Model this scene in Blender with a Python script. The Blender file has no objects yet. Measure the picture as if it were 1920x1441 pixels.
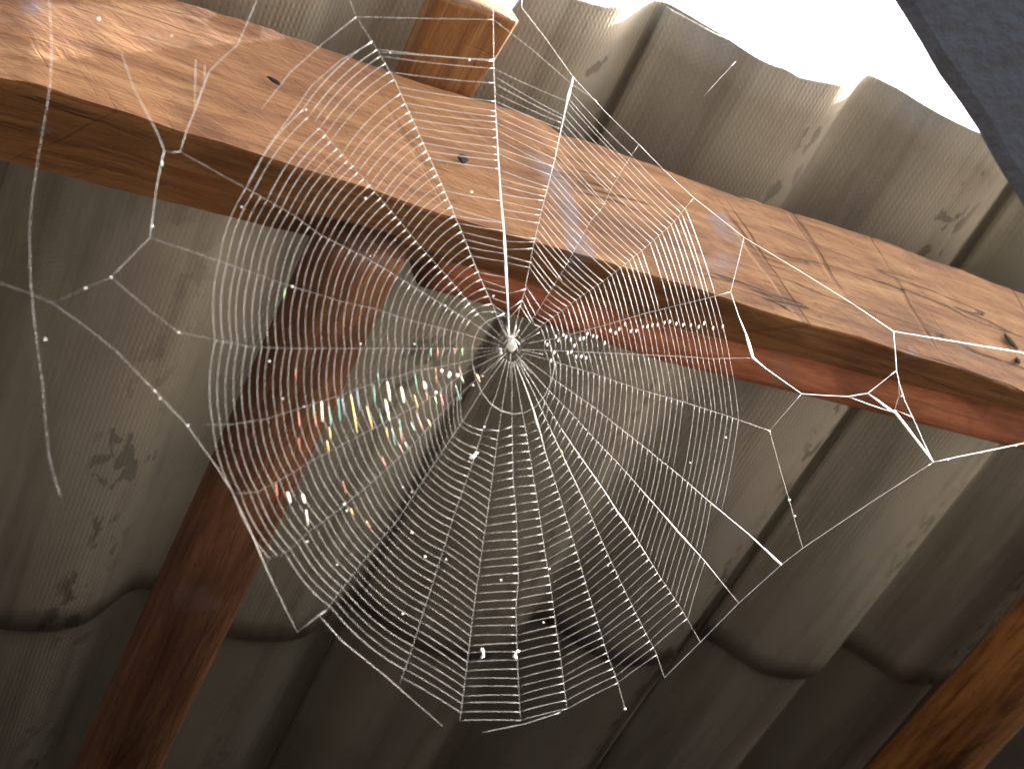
import bpy, bmesh, math, random
from mathutils import Vector, Matrix, noise
random.seed(7)
sc = bpy.context.scene
col = sc.collection
R = math.radians

# ------------------------------------------------------------------ frame of the roof and camera
PITCH = 0.177            # corrugation pitch (m)
LAP = 0.5557             # distance from the roof edge to the lap between the two rows of sheets
SLOPE = R(-14)           # the roof falls away from its open front edge
EDGE_Z = 2.30            # height of the front edge above the ground
FPX = 2650.0             # focal length in photograph pixels (1920 wide)
PW, PH = 1920.0, 1441.0
ROOF = Matrix.Rotation(SLOPE, 4, 'X')
ROOF.translation = Vector((0, 0, EDGE_Z))
def roof(u, v, w):       # u along the edge, v down the slope into the shed, w up
    return ROOF @ Vector((u, v, w))
def rotvec(r):
    v = Vector(r)
    return Matrix.Rotation(v.length, 3, v.normalized())
CAMR = rotvec((0.6407810833698336, -0.4330068246595085, 0.3144275980782815)) @ ROOF.to_3x3().transposed()
CAM = roof(-0.47614332, -0.22898225, -0.75912267)
FWD = Vector(CAMR[2]); RIGHT = Vector(CAMR[0]); DOWN = Vector(CAMR[1])
def ray(px, py):
    return RIGHT * ((px - PW / 2) / FPX) + DOWN * ((py - PH / 2) / FPX) + FWD
def at(px, py, z):
    return CAM + ray(px, py) * z
def on_plane(px, py, p0, n):
    d = ray(px, py)
    return CAM + d * ((p0 - CAM).dot(n) / d.dot(n))
ROOFN = (ROOF.to_3x3() @ Vector((0, 0, 1)))
def on_roof(px, py, w):
    return ROOF.inverted() @ on_plane(px, py, roof(0, 0, w), ROOFN)

cam = bpy.data.cameras.new('camera'); cam_o = bpy.data.objects.new('camera', cam); col.objects.link(cam_o)
m = Matrix((RIGHT, -DOWN, -FWD)).transposed().to_4x4(); m.translation = CAM
cam_o.matrix_world = m
cam.sensor_fit = 'HORIZONTAL'; cam.sensor_width = 36; cam.lens = 36 * FPX / PW
cam.clip_start = 0.01; cam.clip_end = 2000
cam.dof.use_dof = True; cam.dof.focus_distance = 0.60; cam.dof.aperture_fstop = 22
sc.camera = cam_o

# ------------------------------------------------------------------ light
SUN = Vector((0.88, -0.03, 0.48)).normalized()      # towards the sun: low, outside, to the right
elev = math.asin(SUN.z); az = math.atan2(SUN.x, SUN.y)
w = bpy.data.worlds.new('World'); sc.world = w; w.use_nodes = True
nt = w.node_tree
sky = nt.nodes.new('ShaderNodeTexSky'); sky.sky_type = 'NISHITA'; sky.sun_disc = False
sky.sun_elevation = elev; sky.sun_rotation = az
sky.air_density = 1.0; sky.dust_density = 4.0; sky.ozone_density = 1.0
nt.links.new(sky.outputs[0], nt.nodes['Background'].inputs[0])
nt.nodes['Background'].inputs[1].default_value = 0.13
sl = bpy.data.lights.new('sun', 'SUN'); sl.energy = 4.0; sl.angle = R(0.5); sl.color = (1, 0.94, 0.86)
so = bpy.data.objects.new('sun', sl); col.objects.link(so)
so.rotation_euler = SUN.to_track_quat('Z', 'Y').to_euler(); so.location = (3, -3, 5)
sc.view_settings.view_transform = 'Standard'; sc.view_settings.look = 'None'
sc.view_settings.exposure = 2.9; sc.view_settings.gamma = 1; sc.view_settings.use_curve_mapping = False
sc.cycles.max_bounces = 8; sc.cycles.diffuse_bounces = 5

# ------------------------------------------------------------------ helpers
def empty(name, label, cat, loc, group=None):
    o = bpy.data.objects.new(name, None); col.objects.link(o); o.location = loc
    o.empty_display_size = .05
    return tag(o, label, cat, group)
def tag(o, label=None, cat=None, group=None, kind=None):
    if label: o['label'] = label
    if cat: o['category'] = cat
    if group: o['group'] = group
    if kind: o['kind'] = kind
    return o
def mesh(name, verts, faces, mat, smooth=True):
    me = bpy.data.meshes.new(name); me.from_pydata([tuple(v) for v in verts], [], faces); me.update()
    bm = bmesh.new(); bm.from_mesh(me); bmesh.ops.recalc_face_normals(bm, faces=bm.faces[:]); bm.to_mesh(me); bm.free()
    if smooth: me.polygons.foreach_set('use_smooth', [True] * len(me.polygons))
    if mat: me.materials.append(mat)
    return me
def sharp(me, deg=32):
    me.set_sharp_from_angle(angle=R(deg)); return me
def place(name, me, parent=None, mw=None):
    o = bpy.data.objects.new(name, me); col.objects.link(o)
    if mw is not None: o.matrix_world = mw
    if parent:
        o.parent = parent
        o.matrix_parent_inverse = Matrix.Translation(parent.location).inverted()
    return o
def frame(origin, xaxis, zaxis):
    x = xaxis.normalized(); y = zaxis.cross(x).normalized(); z = x.cross(y)
    mw = Matrix((x, y, z)).transposed().to_4x4(); mw.translation = origin
    return mw
def interp(pts, x):      # piecewise linear with end extrapolation
    if x <= pts[0][0]: a, b = pts[0], pts[1]
    elif x >= pts[-1][0]: a, b = pts[-2], pts[-1]
    else:
        for a, b in zip(pts, pts[1:]):
            if a[0] <= x <= b[0]: break
    t = (x - a[0]) / (b[0] - a[0])
    return tuple(p + (q - p) * t for p, q in zip(a, b))
def loft(rings, closed=True, cap=True):
    V = []; F = []; n = len(rings[0])
    for r in rings: V += r
    for i in range(len(rings) - 1):
        for j in range(n if closed else n - 1):
            k = (j + 1) % n
            F.append((i * n + j, i * n + k, (i + 1) * n + k, (i + 1) * n + j))
    if cap:
        F.append(tuple(range(n))); F.append(tuple(range((len(rings) - 1) * n, len(rings) * n)))
    return V, F
def nz(x, y=0, z=0): return noise.noise(Vector((x, y, z)))

# ------------------------------------------------------------------ materials
class Mat:
    def __init__(s, name):
        s.m = bpy.data.materials.new(name); s.m.use_nodes = True; s.t = s.m.node_tree
        s.b = s.t.nodes['Principled BSDF']
    def n(s, kind, **kw):
        nd = s.t.nodes.new(kind)
        for k, v in kw.items():
            if k[0] == '_': setattr(nd, k[1:], v)
            else:
                i = nd.inputs[int(k[1:])] if k[0] == 'i' and k[1:].isdigit() else nd.inputs[k.replace('__', ' ')]
                if hasattr(v, 'is_output'): s.t.links.new(v, i)
                else: i.default_value = v
        return nd
    def math(s, op, a, b=0.0, c=0.0):
        return s.n('ShaderNodeMath', _operation=op, i0=a, i1=b, i2=c).outputs[0]
    def ramp(s, fac, stops, interp='LINEAR'):
        r = s.n('ShaderNodeValToRGB', i0=fac); e = r.color_ramp.elements; r.color_ramp.interpolation = interp
        while len(e) > len(stops): e.remove(e[-1])
        while len(e) < len(stops): e.new(0)
        for k, (p, c) in zip(e, stops):
            k.position = p; k.color = (c, c, c, 1) if isinstance(c, (int, float)) else (*c, 1)
        return r.outputs[0]
    def mix(s, fac, a, b, mode='MIX'):
        nd = s.n('ShaderNodeMix', _data_type='RGBA', _blend_type=mode)
        for i, v in ((0, fac), (6, a), (7, b)):
            if hasattr(v, 'is_output'): s.t.links.new(v, nd.inputs[i])
            else: nd.inputs[i].default_value = v if i == 0 else (*v, 1)
        return nd.outputs[2]
    def coords(s, scale=(1, 1, 1), rot=(0, 0, 0), rnd=False):
        tc = s.n('ShaderNodeTexCoord').outputs['Object']
        if rnd:
            oi = s.n('ShaderNodeObjectInfo').outputs['Random']
            off = s.n('ShaderNodeVectorMath', _operation='SCALE', i0=(7.3, 3.1, 5.7))
            s.t.links.new(oi, off.inputs['Scale'])
            tc = s.n('ShaderNodeVectorMath', _operation='ADD', i0=tc, i1=off.outputs[0]).outputs[0]
        if any(rot): tc = s.n('ShaderNodeMapping', Vector=tc, Rotation=rot).outputs[0]
        return s.n('ShaderNodeMapping', Vector=tc, Scale=scale).outputs[0]
    def noise(s, vec, scale, detail=4, rough=.55, dist=0.0):
        return s.n('ShaderNodeTexNoise', Vector=vec, Scale=scale, Detail=detail, Roughness=rough, Distortion=dist).outputs['Fac']
    def bump(s, h, strength=.5, dist=.001, normal=None):
        b = s.n('ShaderNodeBump', Strength=strength, Distance=dist, Height=h)
        if normal: s.t.links.new(normal, b.inputs['Normal'])
        return b.outputs[0]
    def out(s, base=None, rough=.8, normal=None, spec=.3):
        if base is not None:
            if hasattr(base, 'is_output'): s.t.links.new(base, s.b.inputs['Base Color'])
            else: s.b.inputs['Base Color'].default_value = (*base, 1)
        if hasattr(rough, 'is_output'): s.t.links.new(rough, s.b.inputs['Roughness'])
        else: s.b.inputs['Roughness'].default_value = rough
        if normal: s.t.links.new(normal, s.b.inputs['Normal'])
        s.b.inputs['Specular IOR Level'].default_value = spec
        return s.m

def wood(name, dark, mid, light, saw=True, stain=.5, grain=1.0):
    k = Mat(name)
    v = k.coords((3, 34, 34))
    g = k.noise(v, 4.0, 8, .62, .6)
    g2 = k.noise(k.coords((9, 120, 120)), 6.0, 5, .6)
    patch = k.noise(k.coords((1, 2.2, 2.2)), 9, 5, .6, .8)
    c = k.ramp(g, [(.28, dark), (.5, mid), (.72, light)])
    c = k.mix(k.ramp(g2, [(.35, .35), (.6, 0)]), c, tuple(x * .55 for x in mid))
    c = k.mix(k.math('MULTIPLY', k.ramp(patch, [(.5, 0), (.66, 1)]), stain), c, tuple(x * .5 for x in dark))
    fleck = k.noise(k.coords((2, 5, 5)), 60, 3, .6)
    c = k.mix(k.ramp(fleck, [(.64, 0), (.72, .5)]), c, tuple(x * .45 for x in dark))
    # drying cracks that follow the grain
    cn = k.noise(k.coords((1.6, 26, 26)), 1.7, 3, .5, .5)
    cl = k.math('ABSOLUTE', k.math('SUBTRACT', cn, .5))
    where = k.ramp(k.noise(k.coords((1.5, 4, 4)), 2.3, 2), [(.5, 0), (.58, 1)])
    crack = k.math('MULTIPLY', k.ramp(cl, [(.004, 1), (.011, 0)]), where)
    c = k.mix(k.math('MULTIPLY', crack, .8 if saw else .25), c, tuple(x * .22 for x in dark))
    # weathered bluish grey smears
    sm = k.noise(k.coords((14, 9, 9)), 1.1, 3, .5, .6)
    c = k.mix(k.math('MULTIPLY', k.ramp(sm, [(.66, 0), (.72, 1)]), .55 if saw else .2), c, (.17, .15, .17))
    h = k.math('MULTIPLY_ADD', g2, .35 * grain, k.math('MULTIPLY', g, .9 * grain))
    h = k.math('MULTIPLY_ADD', crack, -1.5 if saw else -.3, h)
    if saw:                                     # torn fibres across the sawn face
        s = k.noise(k.coords((22, 40, 110), rot=(0, R(-27), 0)), 1.6, 6, .65, .5)
        h = k.math('MULTIPLY_ADD', s, .8, h)
        lines = k.noise(k.coords((70, 5, 4), rot=(0, R(30), 0)), 1.0, 4, .6, .3)
        zone = k.ramp(k.noise(k.coords((1, 1, 1)), 3.1, 2), [(.44, 0), (.56, 1)])
        cut = k.math('MULTIPLY', k.ramp(lines, [(.63, 0), (.70, 1)]), zone)
        c = k.mix(k.math('MULTIPLY', cut, .3), c, tuple(x * .5 for x in dark))
        h = k.math('MULTIPLY_ADD', cut, -.9, h)
    n = k.bump(h, .9, .0019)
    return k.out(c, .75, n, .25)
M_BEAM = wood('sawn_wood', (.135, .047, .017), (.255, .116, .043), (.36, .19, .080))
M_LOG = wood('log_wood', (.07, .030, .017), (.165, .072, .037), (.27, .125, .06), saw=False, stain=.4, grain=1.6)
M_LOG_LIT = wood('lit_log_wood', (.16, .055, .018), (.52, .21, .06), (.66, .31, .10), saw=False, stain=.9, grain=1.6)  # lighter copy of the log wood, its orange light put into the colour
M_BATTEN = wood('red_wood', (.16, .05, .022), (.31, .105, .05), (.40, .16, .08), saw=False, stain=.5)

def fibre_cement():
    k = Mat('fibre_cement')
    o = k.coords(rnd=True); p = k.coords()
    base = k.noise(o, 3.0, 5, .6)
    c = k.ramp(base, [(.3, (.28, .25, .205)), (.55, (.375, .338, .28)), (.75, (.43, .395, .34))])
    moss = k.noise(k.coords((1, .6, 1), rnd=True), 2.3, 3)
    c = k.mix(k.ramp(moss, [(.5, 0), (.75, .6)]), c, (.17, .18, .12))
    streak = k.noise(k.coords((22, 1.6, 1), rnd=True), 2.0, 4, .6)
    c = k.mix(k.ramp(streak, [(.48, 0), (.72, .6)]), c, (.15, .125, .10))
    # damp blotches that gather in trails along the sheet
    sx = k.n('ShaderNodeSeparateXYZ', i0=p)
    b1 = k.noise(k.coords((85, 48, 20), rnd=True), 1.0, 3, .5, .3)
    band = k.math('SINE', k.math('MULTIPLY_ADD', sx.outputs[0], 2 * math.pi / PITCH, k.math('MULTIPLY_ADD', k.noise(o, 4, 2), 5.0, 1.2)))
    b2 = k.noise(k.coords((3, 2.2, 1), rnd=True), 1.6, 2)
    blot = k.math('MULTIPLY', k.ramp(b1, [(.545, 0), (.585, 1)]), k.math('MULTIPLY', k.ramp(band, [(.7, 0), (.9, 1)]), k.ramp(b2, [(.42, 0), (.55, 1)])))
    c = k.mix(k.math('MULTIPLY', blot, .62), c, (.075, .068, .052))
    # pressed-in weave on the underside
    wob = k.noise(p, 40, 2)
    a = k.math('SINE', k.math('MULTIPLY_ADD', sx.outputs[0], 1900.0, k.math('MULTIPLY', wob, 3.0)))
    b = k.math('SINE', k.math('MULTIPLY_ADD', sx.outputs[1], 1450.0, k.math('MULTIPLY', wob, 5.0)))
    weave = k.math('ADD', k.math('MULTIPLY', a, .5), k.math('MULTIPLY', k.math('MULTIPLY', a, b), .45))
    worn = k.ramp(k.noise(o, 5, 3), [(.35, .25), (.6, 1)])
    fine = k.noise(p, 420, 4, .7)
    h = k.math('MULTIPLY_ADD', fine, .8, k.math('MULTIPLY', weave, worn))
    return k.out(c, .9, k.bump(h, .42, .0007), .15)

M_ROOF = fibre_cement()

def simple(name, c, rough=.9, sc_=3, var=.25):
    k = Mat(name); v = k.coords()
    f = k.noise(v, sc_, 8, .65)
    cc = k.ramp(f, [(.3, tuple(x * (1 - var) for x in c)), (.7, tuple(x * (1 + var) for x in c))])
    return k.out(cc, rough, k.bump(k.noise(v, sc_ * 12, 5), .4, .01), .2)
M_BOUNCE = simple('bounce_concrete', (.48, .44, .38), .9, 3, .2)  # pale surface of the added bounce slab
M_KNOT = simple('knot_wood', (.035, .022, .02), .9, 60, .5)
M_GROUND = simple('dry_earth', (.045, .04, .034), .95, 1.2, .3)
M_BLOCK = simple('blocker_render', (.05, .045, .04), .95, 2, .2)
M_FASCIA = simple('painted_metal', (.085, .088, .10), .5, 6, .12)

def silk(name, c, trans=.5, rough=.35):
    k = Mat(name); k.out(c, rough, None, .5)
    tr = k.n('ShaderNodeBsdfTranslucent', Color=(*c, 1))
    mx = k.n('ShaderNodeMixShader', i0=trans, i1=k.b.outputs[0], i2=tr.outputs[0])
    k.t.links.new(mx.outputs[0], k.t.nodes['Material Output'].inputs[0])
    return k.m
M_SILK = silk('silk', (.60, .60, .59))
M_BRIGHT = silk('bright_silk', (.95, .95, .95), .35, .3)  # whiter silk, also used for the painted glint beads
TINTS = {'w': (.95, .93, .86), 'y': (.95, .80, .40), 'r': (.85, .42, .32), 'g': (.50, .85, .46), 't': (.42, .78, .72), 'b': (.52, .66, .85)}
M_TINT = {a: silk('painted_glint', c, .4, .3) for a, c in TINTS.items()}  # glint and diffraction colours put into the silk colour

# ------------------------------------------------------------------ ground, and unseen walls and slab added to shape the light
def unseen_wall(x0, y0, x1, y1, h):
    d = Vector((x1 - x0, y1 - y0, 0)).normalized(); n = Vector((d.y, -d.x, 0)) * .1
    b = [Vector((x0, y0, 0)), Vector((x1, y1, 0)), Vector((x1, y1, 0)) + n, Vector((x0, y0, 0)) + n]
    V = b + [v + Vector((0, 0, h)) for v in b]
    tag(place('unseen_wall', mesh('unseen_wall', V, [(0, 1, 2, 3), (4, 5, 6, 7), (0, 1, 5, 4), (1, 2, 6, 5), (2, 3, 7, 6), (3, 0, 4, 7)], M_BLOCK, False)), kind='structure')
unseen_wall(-1.9, -2.6, -1.9, .2, 3.4); unseen_wall(-2.6, .24, 3.3, .24, 1.84); unseen_wall(-2.6, 2.75, 3.3, 2.75, 1.52); unseen_wall(-2.4, -.0, -2.4, 2.7, 1.5); unseen_wall(3.2, 2.7, 3.2, .0, 1.5)  # out of view, added to keep sky and bounce light off the roof
def slab(name, x0, x1, y0, y1, z0, z1, m):
    V = [(x, y, z) for z in (z0, z1) for x, y in ((x0, y0), (x1, y0), (x1, y1), (x0, y1))]
    tag(place(name, mesh(name, V, [(0, 1, 2, 3), (4, 5, 6, 7), (0, 1, 5, 4), (1, 2, 6, 5), (2, 3, 7, 6), (3, 0, 4, 7)], m, False)), kind='structure')
slab('bounce_slab', .7, 4.5, -2.2, -.15, 0, .12, M_BOUNCE)  # unseen pale slab, added to bounce sunlight up from the right
g = mesh('ground', [(-150, -150, 0), (150, -150, 0), (150, 150, 0), (-150, 150, 0)], [(0, 1, 2, 3)], M_GROUND, False)
tag(place('ground', g), kind='structure')

# ------------------------------------------------------------------ corrugated roof
AMP = 0.024
def wave(u):             # flat broad troughs, narrower crests; crests at u = 0, PITCH ...
    t = 2 * math.pi * u / PITCH
    s = math.cos(t) + 0.25 * math.cos(2 * t) + 0.03 * math.cos(3 * t)
    return (s - 1.28) * AMP * .98
def sheet_mesh(length, nv, tail=0.0, notch=None, rough=.002, seed=0, flip=False):
    W2 = 2 * PITCH; u0, u1 = 0.0, W2 + 0.034; nu = 66; th = .0035
    us = [u0 + (u1 - u0) * i / nu for i in range(nu + 1)]
    def edge(u):
        e = rough * (nz(u * 40, seed) + .5 * nz(u * 150, seed + 3))
        return max(e, notch(u)) if notch else e
    V = []; F = []
    for layer in (0, 1):
        for j in range(nv + 1):
            tj = (j / nv) ** 1.0
            for i, u in enumerate(us):
                e = edge(u); v = e + (length - e) * tj
                lift = .0085 * u / W2
                n = 0.0012 * nz(u * 9, v * 7, seed)
                V.append((u, v, wave(u) + lift + n + th * layer))
    N = (nu + 1) * (nv + 1)
    def ix(l, j, i): return l * N + j * (nu + 1) + i
    for j in range(nv):
        for i in range(nu):
            F.append((ix(0, j, i), ix(0, j, i + 1), ix(0, j + 1, i + 1), ix(0, j + 1, i)))
            F.append((ix(1, j, i), ix(1, j + 1, i), ix(1, j + 1, i + 1), ix(1, j, i + 1)))
    for i in range(nu):
        F.append((ix(0, 0, i), ix(1, 0, i), ix(1, 0, i + 1), ix(0, 0, i + 1)))
        F.append((ix(0, nv, i), ix(0, nv, i + 1), ix(1, nv, i + 1), ix(1, nv, i)))
    for j in range(nv):
        F.append((ix(0, j, 0), ix(0, j + 1, 0), ix(1, j + 1, 0), ix(1, j, 0)))
        F.append((ix(0, j, nu), ix(1, j, nu), ix(1, j + 1, nu), ix(0, j + 1, nu)))
    me = mesh('roof_sheet', V, F, M_ROOF)
    for p in me.polygons:
        vs = [me.vertices[q].co for q in p.vertices]
    return me
roof_root = empty('corrugated_roof', 'grey corrugated fibre cement roof seen from below, over the beam and rafters', 'roof', roof(0, 0, 0))
def add_sheet(me, i, v0, w0):
    mw = ROOF @ Matrix.Translation((i * PITCH, v0, w0))
    return place('roof_sheet', me, roof_root, mw)
front = [sheet_mesh(LAP, 22, seed=s) for s in (0, 5)]
def on_sheet(px, py):
    q = on_roof(px, py, -.02)
    for _ in range(12): q = on_roof(px, py, .5 * (q.z + wave(q.x)))
    return q
NA, NB, NC = on_sheet(890, 20), on_sheet(950, 60), on_sheet(982, 14)
def notch_fn(i):                                # a bite broken out of the edge of one sheet
    pts = [(NA.x - i * PITCH - .02, -.01), (NA.x - i * PITCH, NB.y * .9), (NB.x - i * PITCH, NB.y), (NC.x - i * PITCH, NC.y), (NC.x - i * PITCH + .003, -.01)]
    return lambda u: interp(pts, u)[1] + .0012 * nz(u * 150, 9) if pts[0][0] < u < pts[-1][0] else -1
chipped = sheet_mesh(LAP, 22, seed=11, notch=notch_fn(-2))
back = [sheet_mesh(1.80, 30, seed=s) for s in (21, 26)]
for i in range(-14, 20, 2):
    add_sheet(chipped if i == -2 else front[(i // 2) % 2], i, 0, 0)
    add_sheet(back[(i // 2) % 2], i, LAP - .10, .0066)
    if -14 <= i < 20: add_sheet(back[(i // 2 + 1) % 2], i, LAP + 1.60, .0132)

# ------------------------------------------------------------------ the long beam
L1 = [(0, 150), (60, 157), (130, 182), (250, 217), (330, 247), (420, 270), (480, 290), (560, 316), (700, 358), (800, 395), (900, 425), (1000, 455), (1100, 482), (1200, 512), (1300, 540), (1400, 575), (1500, 605), (1610, 632), (1700, 664), (1800, 692), (1920, 735)]
L0 = [(-100, -150), (350, 0), (500, 45), (640, 95), (760, 138), (860, 172), (920, 188), (1000, 212), (1060, 252), (1100, 258), (1200, 296), (1270, 322), (1350, 350), (1500, 397), (1640, 440), (1740, 480), (1800, 500), (1920, 548)]
L2 = [(0, 310), (260, 372), (420, 412), (900, 525), (1000, 558), (1400, 655), (1920, 774)]
def line_fit(pts, wv):
    q = [on_roof(x, y, wv) for x, y in pts]
    n = len(q); mx = sum(p.x for p in q) / n; my = sum(p.y for p in q) / n
    s = sum((p.x - mx) * (p.y - my) for p in q) / sum((p.x - mx) ** 2 for p in q)
    pts2 = sorted((p.x, p.y) for p in q)
    def f(u):
        if u < pts2[0][0] or u > pts2[-1][0]:
            e = pts2[0] if u < pts2[0][0] else pts2[-1]
            return e[1] + s * (u - e[0])
        return interp(pts2, u)[1]
    return f
H1, H0, H2 = .190, .105, .146
f1, f0, f2 = line_fit(L1, -H1), line_fit(L0, -H0), line_fit(L2, -H2)
def make_beam():
    rings = []; us = [-.9 + 2.6 * i / 420 for i in range(421)]
    mw = frame(roof(-.2, f1(-.2), -H1), roof(.5, f1(.5), -H1) - roof(-.2, f1(-.2), -H1), ROOFN)
    inv = mw.inverted()
    for u in us:
        a = Vector((f0(u), -H0)); b = Vector((f1(u), -H1)); c = Vector((f2(u), -H2))
        d = a + (c - b) * 1.0; d.y = -H0 + .006
        prof = []
        def seg(p, q, n, t0=0.0, t1=1.0):
            for k in range(n): prof.append(p + (q - p) * (t0 + (t1 - t0) * k / (n - 1)))
        seg(a, b, 22, .03, .99); seg(b, c, 9, .03, .94); seg(c, d, 5, .05, .95); seg(d, a, 4, .05, .95)
        cen = (a + b + c + d) / 4
        ring = []
        for j, q in enumerate(prof):
            r = (q - cen).normalized()
            amp = .0011 * nz(u * 18, j * .22, 1) + .0006 * nz(u * 90, j * .35, 4)
            if j < 22: amp += -.0010 * max(0, nz(u * 60 + j * .55, j * .05, 8) - .25)        # saw marks running across the face
            q = q + r * amp
            ring.append(inv @ roof(u, q.x, q.y))
        rings.append(ring)
    V, F = loft(rings)
    o = place('wooden_beam', sharp(mesh('wooden_beam', V, F, M_BEAM), 24), None, mw)
    return tag(o, 'long sawn orange brown wooden beam running diagonally under the roof, its front face lit', 'beam')
beam = make_beam()

def knot(px, py, wpx, hpx, ang, seed):
    bm = bmesh.new(); bmesh.ops.create_icosphere(bm, subdivisions=3, radius=1)
    fa = roof(.2, f0(.2), -H0); fb_ = roof(.2, f1(.2), -H1); ax = (roof(1, f1(1), -H1) - roof(0, f1(0), -H1)).normalized()
    n = ax.cross(fa - fb_).normalized()
    if n.dot(CAM - fa) < 0: n = -n
    q = on_plane(px, py, fb_, n); z = (q - CAM).dot(FWD) / FPX / 2
    up = n.cross(ax); a = math.radians(ang)
    d1 = ax * math.cos(a) + up * math.sin(a); d2 = up * math.cos(a) - ax * math.sin(a)
    V = []
    for v in bm.verts:
        k = 1 + .45 * nz(v.co.x * 1.7 + seed, v.co.y * 1.7, seed)
        V.append(d1 * (v.co.x * wpx * z * k) + d2 * (v.co.y * hpx * z * k) + n * (v.co.z * .0009))
    F = [tuple(v.index for v in f.verts) for f in bm.faces]; bm.free()
    o = place('knot', mesh('knot', V, F, M_KNOT)); o.parent = beam; o.matrix_parent_inverse = beam.matrix_world.inverted(); o.location = q
knot(515, 152, 30, 9, -20, 1); knot(868, 298, 24, 20, 0, 5); knot(1895, 640, 40, 16, -45, 14); knot(1908, 676, 14, 16, 0, 17)

def bar(name, label, cat, edgeL, edgeR, wbot, hgt, mat, group=None, along='v', t0=-.6, t1=1.6, n=160, rr=8, wob=.003, seed=0, prof_pow=2.6, wtop=None):
    """rounded timber whose visible silhouettes edgeL, edgeR are functions of the running coordinate"""
    rings = []
    def P(t, s, h): return roof(s, t, h) if along == 'v' else roof(t, s, h)
    c0 = (edgeL(0) + edgeR(0)) / 2; c1 = (edgeL(1) + edgeR(1)) / 2
    mw = frame(P(0, c0, wbot), P(1, c1, wbot) - P(0, c0, wbot), ROOFN); inv = mw.inverted()
    for i in range(n + 1):
        t = t0 + (t1 - t0) * i / n
        a, b = edgeL(t), edgeR(t); c = (a + b) / 2; hw = abs(b - a) / 2
        ring = []
        wt = wbot + hgt if wtop is None else wtop(t)
        wb = wbot if not callable(wbot) else wbot(t)
        for j in range(28):
            th = 2 * math.pi * j / 28
            cx, sy = math.cos(th), math.sin(th)
            e = 2 / prof_pow
            x = math.copysign(abs(cx) ** e, cx); y = math.copysign(abs(sy) ** e, sy)
            k = 1 + wob * 12 * (nz(t * 6, th * .6, seed) * .5 + .35 * nz(t * 24, th * 1.4, seed + 2) * .5)
            ring.append(inv @ P(t, c + hw * x * k, (wt + wb) / 2 + (wt - wb) / 2 * y * k))
        rings.append(ring)
    V, F = loft(rings)
    return tag(place(name, mesh(name, V, F, mat), None, mw), label, cat, group)

# reddish pole lying behind the beam
LB = [(900, 577), (1000, 612), (1250, 688), (1500, 747), (1700, 795), (1920, 850)]
fb = line_fit(LB, -.150)
bar('timber_batten', 'reddish round pole lying along the back of the long beam', 'pole',
    lambda u: fb(u) - .034, lambda u: fb(u), -.158, .044, M_BATTEN, along='u', t0=on_roof(800, 520, -.15).x, t1=1.6, seed=3, prof_pow=2.2)

# ------------------------------------------------------------------ rafters
import numpy as np
def edges(ptsL, ptsR, wv):                      # gently bowed outlines through the measured points
    def fn(pts):
        q = [on_roof(x, y, wv) for x, y in pts]
        c = np.polyfit([p.y for p in q], [p.x for p in q], 2 if len(q) > 3 else 1)
        lo, hi = min(p.y for p in q), max(p.y for p in q)
        d = np.polyder(c)
        def f(v):
            t = min(max(v, lo), hi)
            return float(np.polyval(c, t) + np.polyval(d, t) * (v - t))
        return f
    return fn(ptsL), fn(ptsR)
WR = -.172
eL, eR = edges([(600, 412), (545, 590), (480, 720), (420, 830), (380, 940), (283, 1117), (233, 1243), (167, 1405)],
               [(745, 455), (705, 550), (660, 680), (600, 790), (473, 1047), (403, 1187), (337, 1310), (293, 1440)], WR)
vb = on_roof(670, 434, WR).y
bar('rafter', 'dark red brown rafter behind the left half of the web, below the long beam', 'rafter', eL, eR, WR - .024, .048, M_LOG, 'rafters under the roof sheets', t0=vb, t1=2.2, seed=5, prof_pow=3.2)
WU = -.078
uL, uR = edges([(790, 0), (735, 132)], [(952, 20), (855, 180)], WU)
v_end = on_roof(932, 6, WU).y
bar('rafter', 'red brown rafter end poking out above the long beam, by the gap of sky', 'rafter', uL, uR, WU - .02, .02, M_BEAM, 'rafters under the roof sheets', t0=v_end, t1=vb + .015, n=60, seed=8, prof_pow=7, wob=.0012)
rL, rR = edges([(1915, 1155), (1810, 1240), (1645, 1441)], [(2035, 1215), (1920, 1330), (1815, 1441)], -.09)
bar('rafter', 'orange lit round rafter crossing the lower right corner', 'rafter', rL, rR, -.115, .05, M_LOG_LIT, 'rafters under the roof sheets', t0=.05, t1=2.2, seed=12, prof_pow=2.3)

# ------------------------------------------------------------------ dark fascia, upper right
def make_fascia():
    E = [(1100, -930), (1400, -450), (1640, -60), (1678, 0), (1720, 68), (1748, 118), (1788, 172), (1800, 190), (1824, 226), (1868, 305), (1905, 362), (1960, 450), (2060, 610)]
    z = 0.42
    a = at(1678, 0, z); b = at(1905, 362, z * .96)
    x = (b - a).normalized(); n = (CAM - a); n = (n - x * n.dot(x)).normalized()
    n = (n + RIGHT * .25).normalized(); n = (n - x * n.dot(x)).normalized()
    side = n.cross(x); side = side if side.dot(RIGHT) > 0 else -side
    mw = frame(a, x, n); inv = mw.inverted(); rings = []
    for px, py in E:
        p = on_plane(px, py, a, n)
        th = .014
        prof = [p + n * 0 - side * 0, p + side * .004 + n * .002, p + side * .07 + n * .003, p + side * .07 - n * th, p + side * .003 - n * th]
        rings.append([inv @ q for q in prof])
    V, F = loft(rings)
    return tag(place('fascia_board', mesh('fascia_board', V, F, M_FASCIA, False), None, mw), 'dark blue grey fascia board edge cutting across the bright sky in the top right corner', 'fascia')
make_fascia()

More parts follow.
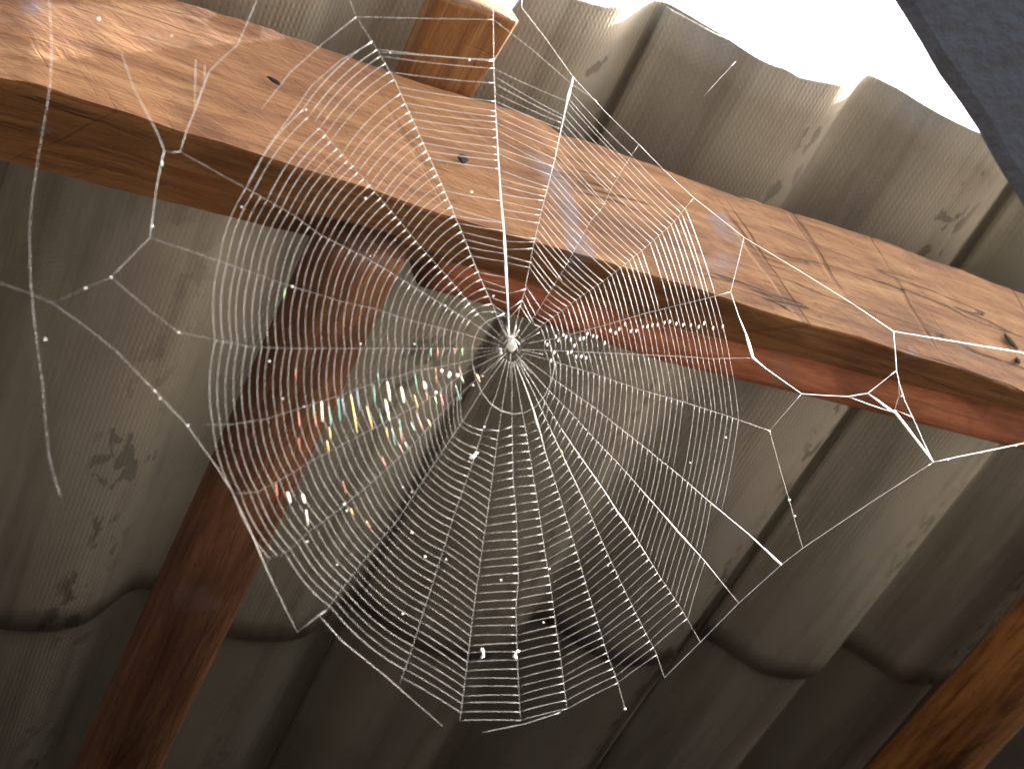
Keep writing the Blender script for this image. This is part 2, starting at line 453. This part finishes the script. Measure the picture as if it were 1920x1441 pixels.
# ------------------------------------------------------------------ spider web
def inv_z(px, py): return 2.124 - .00088 * (px - 958) + .00012 * (py - 650)
def web(px, py, k=0.0):
    z = 1 / inv_z(px, py)
    return at(px, py, z)
HUB = (958, 652)
web_root = empty('spider_web', 'sunlit round orb web strung between the beam and the roof edge, filling the picture', 'spider web', web(*HUB))
def tube(pts, rad, sides=5):
    """pts: 3D points; rad: list of radii"""
    rings = []
    for i, p in enumerate(pts):
        d = (pts[min(i + 1, len(pts) - 1)] - pts[max(i - 1, 0)])
        if d.length < 1e-9: d = Vector((1, 0, 0))
        d.normalize(); a = d.cross(FWD).normalized(); b = d.cross(a)
        rings.append([p + (a * math.cos(2 * math.pi * k / sides) + b * math.sin(2 * math.pi * k / sides)) * rad[i] for k in range(sides)])
    return loft(rings)
def px_rad(px, py, wpx): return wpx / 2 / FPX / inv_z(px, py)
def densify(pts, step=14):
    out = []
    for a, b in zip(pts, pts[1:]):
        L = math.hypot(b[0] - a[0], b[1] - a[1]); n = max(1, int(L / step))
        for i in range(n): out.append(tuple(p + (q - p) * i / n for p, q in zip(a, b)))
    out.append(tuple(pts[-1]))
    return out
def full(p, w0):      # (x, y[, width])
    return (p[0], p[1], p[2] if len(p) > 2 else w0)
WIDTH = .9
def thread(pts, w0=WIDTH, lumpy=.25, step=12, bulge=True):
    q = densify([full(p, w0) for p in pts], step)
    P = [web(x, y) for x, y, _ in q]
    rad = [px_rad(x, y, ww * (1 + lumpy * random.uniform(-1, 1))) for x, y, ww in q]
    return tube(P, rad)
def add(name, vf_list, mat=None, parent=None):
    V = []; F = []
    for v, f in vf_list:
        o = len(V); V += v; F += [tuple(i + o for i in t) for t in f]
    org = parent.location if parent else Vector((0, 0, 0))
    return place(name, mesh(name, [v - org for v in V], F, mat or M_SILK), parent, Matrix.Translation(org))

# radial threads, hub outwards (photograph coordinates carried onto the plane of the web)
RAD = [
 [(955, 625, 2.4), (953, 580, 3), (950, 520, 5.5), (948, 480, 6), (945, 430, 4), (940, 380, 3.2), (936, 320, 2.6), (930, 220, 1.8), (926, 130, 1.5), (925, 37, 1.3), (925, -30, 1.2)],     # 0 straight up
 [(962, 630), (975, 575), (984, 545), (1000, 460), (1018, 385), (1040, 300, 1.6), (1058, 215, 2.6), (1066, 180, 5), (1075, 146, 4)],
 [(972, 635), (1010, 580), (1060, 500), (1107, 415), (1130, 388), (1148, 350), (1162, 325), (1197, 272)],
 [(975, 640), (1043, 590), (1097, 550), (1120, 535), (1160, 505), (1215, 460), (1260, 420), (1300, 372)],
 [(978, 645), (1037, 635), (1057, 630), (1140, 608), (1207, 588), (1280, 570), (1330, 558), (1370, 547)],
 [(978, 655), (1040, 657), (1207, 665), (1280, 668), (1330, 672), (1412, 671)],
 [(976, 660), (1030, 675), (1107, 698), (1193, 728), (1280, 753), (1350, 775), (1380, 785), (1443, 807)],
 [(975, 665), (1040, 712), (1113, 763), (1207, 837), (1273, 890), (1330, 940, 1.3), (1400, 998, 2), (1440, 1035, 3), (1452, 1047, 5), (1465, 1058, 4)],
 [(972, 668), (1025, 728), (1070, 773), (1115, 823), (1167, 877), (1213, 930, 1.3), (1240, 960, 1.5), (1272, 998, 3), (1285, 1012, 4), (1300, 1028, 2), (1320, 1050, 1.5), (1385, 1130)],
 [(970, 670), (1017, 745), (1050, 800), (1077, 840, 1.5), (1133, 920, 1.6), (1158, 960, 2), (1170, 976, 3.2), (1190, 1005, 1.8), (1237, 1080), (1277, 1140), (1313, 1203)],
 [(968, 672), (1000, 735), (1028, 795), (1053, 850, 1.6), (1077, 900, 2), (1105, 960, 1.3), (1140, 1040), (1173, 1110), (1200, 1165), (1230, 1223), (1245, 1268)],
 [(965, 675), (985, 725, 1.3), (1000, 768, 2.5), (1006, 792, 5), (1012, 808, 2.5), (1023, 850, 1.3), (1043, 910), (1063, 975), (1083, 1040), (1100, 1100), (1120, 1165), (1140, 1230), (1158, 1278), (1172, 1328)],
 [(963, 678), (975, 750), (987, 813), (1002, 907), (1013, 975), (1018, 1010), (1030, 1085), (1037, 1130), (1043, 1180), (1052, 1240), (1057, 1280), (1063, 1328)],
 [(960, 678), (960, 800), (962, 900), (968, 960), (970, 1030), (972, 1085), (967, 1140), (970, 1240), (973, 1300), (976, 1350)],
 [(955, 676), (942, 760), (932, 827), (922, 905), (912, 975), (903, 1035), (895, 1090), (885, 1165), (878, 1225), (870, 1290), (862, 1352)],
 [(950, 674), (930, 740), (907, 800), (888, 862), (853, 960), (830, 1033), (807, 1107), (790, 1158), (768, 1230), (748, 1285)],
 [(946, 672), (915, 715), (870, 785), (800, 890), (745, 975), (690, 1040), (640, 1105), (610, 1145), (557, 1184)],
 [(943, 668), (900, 705), (845, 755), (770, 838), (690, 910), (635, 955), (600, 982), (583, 993), (547, 1026), (530, 1040), (507, 1043), (497, 1060)],
 [(941, 662), (870, 700), (800, 750), (720, 793), (673, 817), (633, 838), (587, 862), (550, 885), (520, 902), (483, 922), (437, 925)],
 [(940, 657), (862, 680), (780, 695), (700, 718), (640, 740), (560, 766), (500, 785), (435, 795), (378, 796)],
 [(940, 652), (870, 653), (640, 653), (540, 653), (470, 650), (405, 637), (335, 623), (285, 585), (208, 520)],
 [(940, 648), (868, 625), (760, 598), (700, 578), (640, 565), (548, 537), (520, 528), (408, 488), (282, 446)],
 [(941, 642), (880, 601), (833, 573), (723, 505), (680, 480), (600, 440), (550, 403), (465, 355), (338, 285)],
 [(944, 636), (900, 592), (840, 520), (785, 458), (705, 362), (650, 298), (597, 238)],
 [(949, 632, 1.2), (925, 575, 1.4), (900, 520, 1.5), (868, 440, 1.5), (830, 350, 1.5), (785, 250, 1.4), (740, 150, 1.4), (705, 90), (668, 32), (650, -15)],
]
NR = len(RAD)
# inner and outer limit of the capture spiral on each radial
INNER = [(954, 596), (976, 572), (988, 600), (1008, 606), (1020, 632), (1022, 656), (1030, 676), (1033, 705), (1030, 733), (1022, 752), (1016, 772), (1004, 790), (985, 800), (960, 800), (932, 808), (905, 806), (868, 790), (868, 740), (868, 705), (862, 680), (866, 653), (868, 627), (880, 601), (897, 588), (926, 585)]
OUTER = [(926, 100), (1068, 170), (1185, 292), (1282, 388), (1340, 556), (1368, 671), (1384, 787), (1352, 958), (1330, 1062), (1296, 1172), (1233, 1226), (1158, 1280), (1064, 1332), (976, 1356), (862, 1358), (742, 1296), (600, 1160), (503, 1044), (437, 925), (398, 795), (404, 637), (412, 489), (462, 353), (568, 205), (698, 78)]
def polyline_point(pts, a, b, t):
    """point at fraction t between the nearest places of a and b along pts"""
    def param(q):
        best = (1e18, 0); s = 0
        for p0, p1 in zip(pts, pts[1:]):
            dx, dy = p1[0] - p0[0], p1[1] - p0[1]; L = math.hypot(dx, dy)
            k = max(0, min(1, ((q[0] - p0[0]) * dx + (q[1] - p0[1]) * dy) / (L * L)))
            d = math.hypot(p0[0] + dx * k - q[0], p0[1] + dy * k - q[1])
            if d < best[0]: best = (d, s + k * L)
            s += L
        return best[1], s
    sa, tot = param(a); sb, _ = param(b)
    s = sa + (sb - sa) * t; e = b
    run = 0
    for p0, p1 in zip(pts, pts[1:]):
        L = math.hypot(p1[0] - p0[0], p1[1] - p0[1])
        if run + L >= s or p1 is pts[-1]:
            k = min(1.0, (s - run) / L) if L else 0
            return (p0[0] + (p1[0] - p0[0]) * k, p0[1] + (p1[1] - p0[1]) * k)
        run += L
for k_, r_ in enumerate(RAD):
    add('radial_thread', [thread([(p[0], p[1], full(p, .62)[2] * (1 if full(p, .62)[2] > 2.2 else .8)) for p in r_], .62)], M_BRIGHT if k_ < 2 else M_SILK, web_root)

RADX = list(RAD); RADX[23] = RAD[23] + [(540, 175)]; RADX[24] = RAD[24]
NT = 35
cross = {}
for j in range(NR):
    left = 15 <= j <= 23
    for i in range(NT):
        t = i / (NT - 1)
        t = t ** (1.08 if left else 1.0)
        t += (.2 * nz(i * .7, j * .9, 2) + .12 * random.uniform(-1, 1)) / NT * (1.3 if j in (0, 1) else .6)
        cross[i, j] = polyline_point(RADX[j], INNER[j], OUTER[j], max(-.005, t))
spans = {}               # every stretch of the spiral, kept for placing the painted glints
for i in range(NT):
    parts = []
    for j in range(NR):
        k = (j + 1) % NR
        top = j in (24, 0, 1)
        gap = top and random.random() < (.2 if j in (24, 0) else .06)
        gap = gap or random.random() < .012
        gap = gap or (i == NT - 1 and j in (8, 9, 14, 15, 16, 24, 0)) or (i == NT - 2 and j in (15, 16, 0))
        gap = gap or (j in (7, 8) and i > NT - 4 and random.random() < .4)
        if gap:
            if parts: add('spiral_thread', parts, M_SILK, web_root)
            parts = []
            continue
        a, b = cross[i, j], cross[i, k]
        if top: b = (b[0], b[1] + random.choice((0, 0, 0, 9, -9, 14)) * random.random())
        if j not in (17, 18, 19, 20, 21): b = (b[0] + random.uniform(-1.5, 1.5), b[1] + random.uniform(-1.5, 1.5))
        cx, cy = (a[0] + b[0]) / 2 - HUB[0], (a[1] + b[1]) / 2 - HUB[1]; cl = math.hypot(cx, cy)
        ch = math.hypot(a[0] - b[0], a[1] - b[1])
        bow = (.055 if 15 <= j <= 23 else .015 if 3 <= j <= 7 else -.012) * ch
        pts = []
        n = max(2, int(ch / 11))
        for q in range(n + 1):
            t = q / n; s = 4 * t * (1 - t) * bow
            pts.append((a[0] + (b[0] - a[0]) * t + cx / cl * s, a[1] + (b[1] - a[1]) * t + cy / cl * s))
        spans[i, j] = pts
        wd = .60 if 2 <= j <= 10 else .68 if 15 <= j <= 23 else .60
        if top: wd = .8
        if j in (2, 3, 22, 23): wd *= 1.3
        parts.append(thread(pts, wd * random.uniform(.85, 1.15), .22, 30))
    if parts: add('spiral_thread', parts, M_SILK, web_root)
# the ring that bounds the open middle
ring = [(985, 590), (1002, 598), (1020, 620), (1030, 640), (1035, 660), (1040, 685), (1035, 712), (1022, 740), (1005, 762), (985, 773), (962, 776), (940, 770), (920, 757), (903, 735), (892, 708), (886, 680), (885, 655), (890, 632), (900, 613), (915, 601), (945, 588)]
add('hub_thread', [thread(ring[3:], 1.0, .3)], M_SILK, web_root)
hubt = []
for rr in (17, 25):
    a0 = random.uniform(0, 6)
    hubt.append(thread([(HUB[0] + rr * math.cos(a0 + t * .45) * random.uniform(.9, 1.1), HUB[1] + rr * 1.1 * math.sin(a0 + t * .45)) for t in range(13)], .25))
add('hub_thread', hubt, M_SILK, web_root)
for a in range(9):
    ang = a / 9 * 2 * math.pi + .2
    add('hub_thread', [thread([(HUB[0] + 10 * math.cos(ang), HUB[1] + 10 * math.sin(ang)), (HUB[0] + 62 * math.cos(ang), HUB[1] + 62 * math.sin(ang))], .4)], M_SILK, web_root)

FRAMES = [
 [(980, -60), (978, 14), (1025, 75), (1075, 145), (1140, 215), (1197, 270), (1248, 322), (1300, 370), (1395, 445), (1500, 508), (1600, 570), (1675, 621, 1.6), (1760, 635, 2.2), (1850, 650, 2.4), (1960, 668, 2.4), (2150, 700, 2.2)],
 [(925, 37), (1000, 95), (1072, 158), (1120, 190)],
 [(668, 32), (800, 35), (925, 37)], [(710, 98), (820, 106), (925, 115)],
 [(668, 32), (605, 82), (545, 135), (490, 205)], [(697, 80), (640, 112), (585, 160), (500, 280), (462, 353)],
 [(1395, 445), (1382, 500), (1370, 547, 1.2), (1385, 593, 1.5), (1398, 625, 3), (1405, 648, 6), (1412, 671, 4.5), (1435, 690, 2), (1503, 738, 1.4), (1545, 741, 1.5), (1590, 743, 2), (1627, 737, 2.2), (1655, 715, 1.4), (1680, 695, 1.4)],
 [(1675, 621, 1.5), (1679, 660, 1.6), (1681, 695, 2.2), (1687, 722, 2.4), (1697, 752, 1.8), (1715, 790, 1.8), (1735, 835, 1.8), (1750, 866, 2.4)],
 [(1590, 743, 2.4), (1630, 758, 1.8), (1660, 768, 2), (1678, 772, 4), (1700, 800, 4.2), (1725, 833, 3.4), (1750, 866, 3.2)],
 [(1627, 737, 3), (1645, 750, 3.4), (1665, 765, 3.2), (1680, 775, 3)],
 [(1684, 705), (1686, 740), (1680, 760), (1677, 772)], [(1686, 743), (1697, 744)], [(1676, 767, 2), (1695, 775, 1.5), (1712, 782, 1.2)],
 [(1750, 866, 2.4), (1800, 855, 2), (1860, 843, 2.2), (1960, 822, 2.2), (2150, 784, 2)],
 [(1750, 866), (1650, 930), (1560, 990), (1505, 1027), (1465, 1058), (1385, 1130), (1313, 1203), (1245, 1270)],
 [(1503, 738), (1475, 770), (1443, 807)], [(1443, 807), (1463, 880), (1480, 938), (1493, 985), (1505, 1027)],
 [(-40, 515), (0, 530), (50, 548), (97, 567)], [(97, 567), (130, 555), (160, 540), (208, 520)],
 [(97, 567, .45), (160, 612, .45), (215, 655, .45), (295, 737, .5), (350, 797, .5), (385, 845, .6), (410, 881, .9), (437, 925, .9), (465, 985, 1.0), (480, 1020, 1.8), (497, 1060, 1.8), (515, 1100, .6), (535, 1140, .5), (557, 1184, .4)],
 [(208, 520), (245, 482), (281, 446), (284, 424, 1.5), (292, 360, 1.5), (303, 300, 2), (308, 283, 2.2), (298, 256, 1.8), (284, 228, 1.4), (250, 165, 1.2), (228, 100)],
 [(308, 283), (323, 286), (338, 284)], [(338, 284, 1.4), (350, 245, 1.5), (366, 205, 1.8), (380, 165, 1.8), (393, 133, 1.5), (418, 108), (445, 85), (480, 5), (490, -30)],
 [(365, 203), (367, 112)], [(383, 168), (384, 122)],
 [(557, 1184, 1.6), (573, 1172), (593, 1156), (610, 1145)], [(600, 1155, .65), (640, 1200, .65), (722, 1266, .6), (775, 1313, .4), (830, 1360, .3)], [(905, 1372), (985, 1356), (1050, 1335)],
 [(1320, 180), (1350, 147), (1380, 115)],
]
for f_ in FRAMES:
    f_ = [p if len(p) < 3 else (p[0], p[1], p[2] if p[2] > 2.9 or p[2] < .7 else p[2] * .68) for p in f_]
    faint = max(p[0] for p in f_) < 300
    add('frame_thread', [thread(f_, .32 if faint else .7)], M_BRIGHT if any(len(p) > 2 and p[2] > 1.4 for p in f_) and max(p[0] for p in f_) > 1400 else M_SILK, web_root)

def blob(px, py, wpx, hpx=None, ang=0, seed=0, dz=0):
    hpx = hpx or wpx
    c = web(px, py) + FWD * dz; s = 1 / FPX / inv_z(px, py) / 2
    bm = bmesh.new(); bmesh.ops.create_icosphere(bm, subdivisions=2, radius=1)
    V = []
    for v in bm.verts:
        k = 1 + .18 * nz(v.co.x * 1.5 + seed, v.co.y * 1.5, v.co.z * 1.5)
        x, y = v.co.x * wpx * k, v.co.y * hpx * k
        xr, yr = x * math.cos(ang) - y * math.sin(ang), x * math.sin(ang) + y * math.cos(ang)
        V.append(c + RIGHT * (xr * s) + DOWN * (yr * s) + FWD * (v.co.z * min(wpx, hpx) * s * k))
    F = [tuple(v.index for v in f.verts) for f in bm.faces]
    bm.free()
    return V, F
# white beads painted in as the row of sun glints right of the hub
BEADS = [(1042, 631), (1047, 638), (1056, 628), (1061, 632), (1070, 637), (1077, 648), (1087, 636), (1094, 634), (1101, 626), (1112, 630), (1119, 632), (1134, 643), (1144, 620), (1154, 624), (1161, 617), (1172, 607), (1183, 621), (1193, 620), (1205, 613), (1214, 612), (1223, 610), (1233, 609), (1246, 605), (1256, 603), (1268, 607), (1281, 609), (1295, 610), (1310, 613), (1320, 606), (1337, 615), (1355, 612), (1026, 646), (1033, 676), (1039, 661), (1064, 662), (1071, 660), (1080, 669), (1090, 668), (1099, 671)]
for k_, (x, y) in enumerate(BEADS):
    add('glint_bead', [blob(x, y, 3.6, 7.5, .12, k_)], M_BRIGHT, web_root)
# sun glints and diffraction colours painted as silk stretches left of the hub
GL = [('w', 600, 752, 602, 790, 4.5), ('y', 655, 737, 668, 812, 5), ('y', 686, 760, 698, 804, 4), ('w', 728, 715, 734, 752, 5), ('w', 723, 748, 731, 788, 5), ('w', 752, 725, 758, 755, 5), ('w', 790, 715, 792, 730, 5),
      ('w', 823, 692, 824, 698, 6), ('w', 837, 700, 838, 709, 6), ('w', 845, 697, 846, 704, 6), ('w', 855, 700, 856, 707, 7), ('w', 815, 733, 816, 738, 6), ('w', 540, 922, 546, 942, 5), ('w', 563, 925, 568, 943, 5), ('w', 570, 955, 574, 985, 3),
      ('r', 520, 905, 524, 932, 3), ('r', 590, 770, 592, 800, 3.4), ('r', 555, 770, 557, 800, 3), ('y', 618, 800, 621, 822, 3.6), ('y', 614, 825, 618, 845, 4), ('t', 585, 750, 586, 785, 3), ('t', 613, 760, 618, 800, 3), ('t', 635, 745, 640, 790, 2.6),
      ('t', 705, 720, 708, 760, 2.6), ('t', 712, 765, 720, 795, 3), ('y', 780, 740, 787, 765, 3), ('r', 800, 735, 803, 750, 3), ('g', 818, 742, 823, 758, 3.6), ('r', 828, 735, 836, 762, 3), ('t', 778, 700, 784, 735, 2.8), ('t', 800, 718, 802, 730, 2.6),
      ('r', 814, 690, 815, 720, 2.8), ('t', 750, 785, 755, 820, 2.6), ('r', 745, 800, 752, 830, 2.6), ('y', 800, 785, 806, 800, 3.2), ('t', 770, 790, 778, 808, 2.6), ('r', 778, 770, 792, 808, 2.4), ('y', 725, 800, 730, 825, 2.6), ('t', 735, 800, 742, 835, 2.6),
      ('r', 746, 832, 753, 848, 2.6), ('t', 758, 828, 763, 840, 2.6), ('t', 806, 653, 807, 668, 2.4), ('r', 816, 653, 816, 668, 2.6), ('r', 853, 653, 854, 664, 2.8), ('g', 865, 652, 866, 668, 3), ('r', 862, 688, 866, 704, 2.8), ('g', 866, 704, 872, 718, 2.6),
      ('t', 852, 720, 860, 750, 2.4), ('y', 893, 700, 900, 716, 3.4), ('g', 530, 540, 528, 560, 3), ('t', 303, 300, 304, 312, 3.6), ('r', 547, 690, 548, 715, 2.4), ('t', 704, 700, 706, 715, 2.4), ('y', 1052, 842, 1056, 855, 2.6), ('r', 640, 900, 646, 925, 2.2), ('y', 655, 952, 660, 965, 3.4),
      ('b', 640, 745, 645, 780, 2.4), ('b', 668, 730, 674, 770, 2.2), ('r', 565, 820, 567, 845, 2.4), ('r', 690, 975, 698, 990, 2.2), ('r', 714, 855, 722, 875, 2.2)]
# the painted glints sit on the nearest stretch of spiral
allpts = [(p, key) for key, pts in spans.items() for p in pts]
def snap(x, y):
    b = min(allpts, key=lambda t: (t[0][0] - x) ** 2 + .05 * (t[0][1] - y) ** 2 + (400 if abs(t[0][1] - y) > 14 else 0))[0]
    return b[0]
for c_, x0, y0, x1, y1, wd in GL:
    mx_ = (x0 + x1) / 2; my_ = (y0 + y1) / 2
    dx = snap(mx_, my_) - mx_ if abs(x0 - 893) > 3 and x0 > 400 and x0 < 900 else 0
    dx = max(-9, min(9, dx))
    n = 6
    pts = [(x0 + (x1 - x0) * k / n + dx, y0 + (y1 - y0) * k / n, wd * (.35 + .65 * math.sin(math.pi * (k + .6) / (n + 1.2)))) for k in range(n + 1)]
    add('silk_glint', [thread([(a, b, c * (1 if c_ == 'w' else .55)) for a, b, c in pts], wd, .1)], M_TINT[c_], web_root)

# specks of dust caught in the web
SP = [(548, 537, 6), (645, 945, 6), (650, 957, 5), (755, 913, 4), (772, 922, 4), (575, 1015, 5), (797, 1043, 6), (632, 1058, 4), (772, 998, 5), (85, 636, 5), (285, 424, 5), (160, 540, 5), (335, 623, 5), (185, 36, 7), (290, 733, 5), (300, 747, 4), (352, 797, 5), (208, 520, 5), (322, 67, 4), (574, 206, 4),
      (908, 800, 5), (834, 573, 5), (884, 360, 5), (685, 372, 5), (880, 113, 5), (731, 99, 4), (939, 1087, 5), (1030, 1066, 5), (1480, 937, 6), (1490, 967, 5), (1361, 820, 5), (1294, 867, 4), (1443, 808, 5), (887, 722, 5), (905, 705, 3), (755, 1150, 5), (1019, 1166, 4), (836, 1048, 4), (1172, 1328, 6), (925, 555, 5), (777, 645, 4), (676, 645, 4), (530, 747, 4), (570, 762, 4), (505, 677, 5), (453, 388, 4), (1085, 857, 4), (1690, 742, 4), (1778, 862, 4), (1905, 835, 6), (1840, 848, 4), (694, 480, 3), (740, 450, 3), (1100, 632, 3), (1140, 1060, 3)]
ranks = {}
for k_, (x, y, s_) in enumerate(sorted(SP, key=lambda q: math.hypot(q[0] - HUB[0], q[1] - HUB[1]))):
    o = add('dust_speck', [blob(x, y, s_ * .8, s_ * .8, 0, k_ * 3)], M_BRIGHT)
    cl = round((math.degrees(math.atan2(x - HUB[0], HUB[1] - y)) % 360) / 30) % 12
    dist = math.hypot(x - HUB[0], y - HUB[1])
    far = 'beyond the rim' if dist > 560 or x > 1400 or x < 395 else 'near the rim' if dist > 400 else 'halfway out' if dist > 220 else 'close in'
    hour = ('twelve', 'one', 'two', 'three', 'four', 'five', 'six', 'seven', 'eight', 'nine', 'ten', 'eleven')[cl]
    r_ = ranks[hour, far] = ranks.get((hour, far), 0) + 1
    nth = ('', 'first', 'second', 'third', 'fourth', 'fifth', 'sixth', 'seventh', 'eighth', 'ninth')[r_]
    tag(o, "white dust speck on silk, %s o'clock from the spider, %s, %s one out" % (hour, far, nth), 'dust speck', 'dust specks caught in the web')

# wrapped prey remains
def prey(label, pts, wd):
    o = add('wrapped_prey', [thread(pts, wd, .35, 3)] + [blob(p[0] + random.uniform(-2, 2), p[1] + random.uniform(-2, 2), wd * 1.2, wd * .9, .4, p[0]) for p in pts[::2]], M_BRIGHT)
    tag(o, label, 'prey bundle', 'wrapped prey scraps in the web')
prey('white silk scrap on a thread below and left of the spider', [(893, 848, 3), (890, 853, 6), (885, 857, 7), (881, 858, 4)], 6)
prey('bent white silk scrap on a low thread near the lap of the roof sheets', [(902, 1217, 5), (906, 1222, 6), (906, 1229, 5), (902, 1234, 3)], 5)
prey('small white silk scrap just right of the bent scrap low in the web', [(970, 1218, 2), (966, 1225, 3), (964, 1230, 6), (969, 1233, 4)], 5)
prey('round white prey ball hanging just left of the spider', [(938, 655, 7), (939, 658, 7), (938, 664, 2), (937, 668, 1)], 6)

# the loose thread hanging at the far left
strand = [(90, -40), (92, 0), (97, 80), (95, 150), (88, 200), (74, 280), (60, 370), (55, 440), (57, 520), (63, 590), (70, 650), (80, 720), (85, 790), (93, 860), (103, 900), (114, 930)]
o = add('silk_strand', [thread(strand, .42, .6, 5)], M_SILK)
tag(o, 'single loose silk strand hanging down at the far left, clear of the web', 'silk thread')

# ------------------------------------------------------------------ spider in the hub
def make_spider():
    k = Mat('spider_skin'); v = k.coords()
    c = k.ramp(k.noise(v, 900, 3), [(.34, (.30, .21, .10)), (.42, (.85, .82, .72)), (.6, (.95, .94, .90))])
    mat = k.out(c, .35, None, .6)
    s = .64 / FPX / inv_z(*HUB); org = web(959, 648) - FWD * .001
    up = -DOWN; V = []; F = []
    def addm(vf):
        o = len(V); V.extend(vf[0]); F.extend(tuple(i + o for i in f) for f in vf[1])
    # body profile from the tip of the abdomen to the head (along the web, head up)
    prof = [(-19, .5), (-17, 5), (-13, 9), (-7, 12), (0, 12.5), (6, 10.5), (10, 6.5), (12, 3.6), (14, 4.2), (18, 7), (23, 7.2), (27, 5.5), (30, 2.5), (31, .4)]
    rings = []
    for y, r_ in prof:
        rings.append([(up * (y * s)) + RIGHT * (math.cos(a) * r_ * s) - FWD * (math.sin(a) * r_ * .85 * s) for a in (2 * math.pi * q / 16 for q in range(16))])
    addm(loft(rings))
    for sd in (-1, 1):
        for q, (ang, ln) in enumerate(((72, 34), (48, 28), (-25, 22), (-62, 34))):
            a = math.radians(ang); root = up * (20 * s) + RIGHT * (sd * 4 * s)
            d = RIGHT * (sd * math.cos(a)) + up * math.sin(a)
            knee = root + d * (ln * .45 * s) - FWD * (7 * s)
            tip = root + d * (ln * s) * (1 if q < 3 else 1) + up * ((6 if q < 2 else -8) * s)
            P = [root, root.lerp(knee, .5) - FWD * (1.5 * s), knee, knee.lerp(tip, .5), tip]
            addm(tube(P, [1.7 * s, 1.5 * s, 1.3 * s, 1.0 * s, .6 * s], 7))
    me = mesh('spider', V, F, mat)
    o = place('spider', me, None, Matrix.Translation(org))
    tag(o, 'tiny pale spider sitting head up in the hub of the web', 'spider')
make_spider()
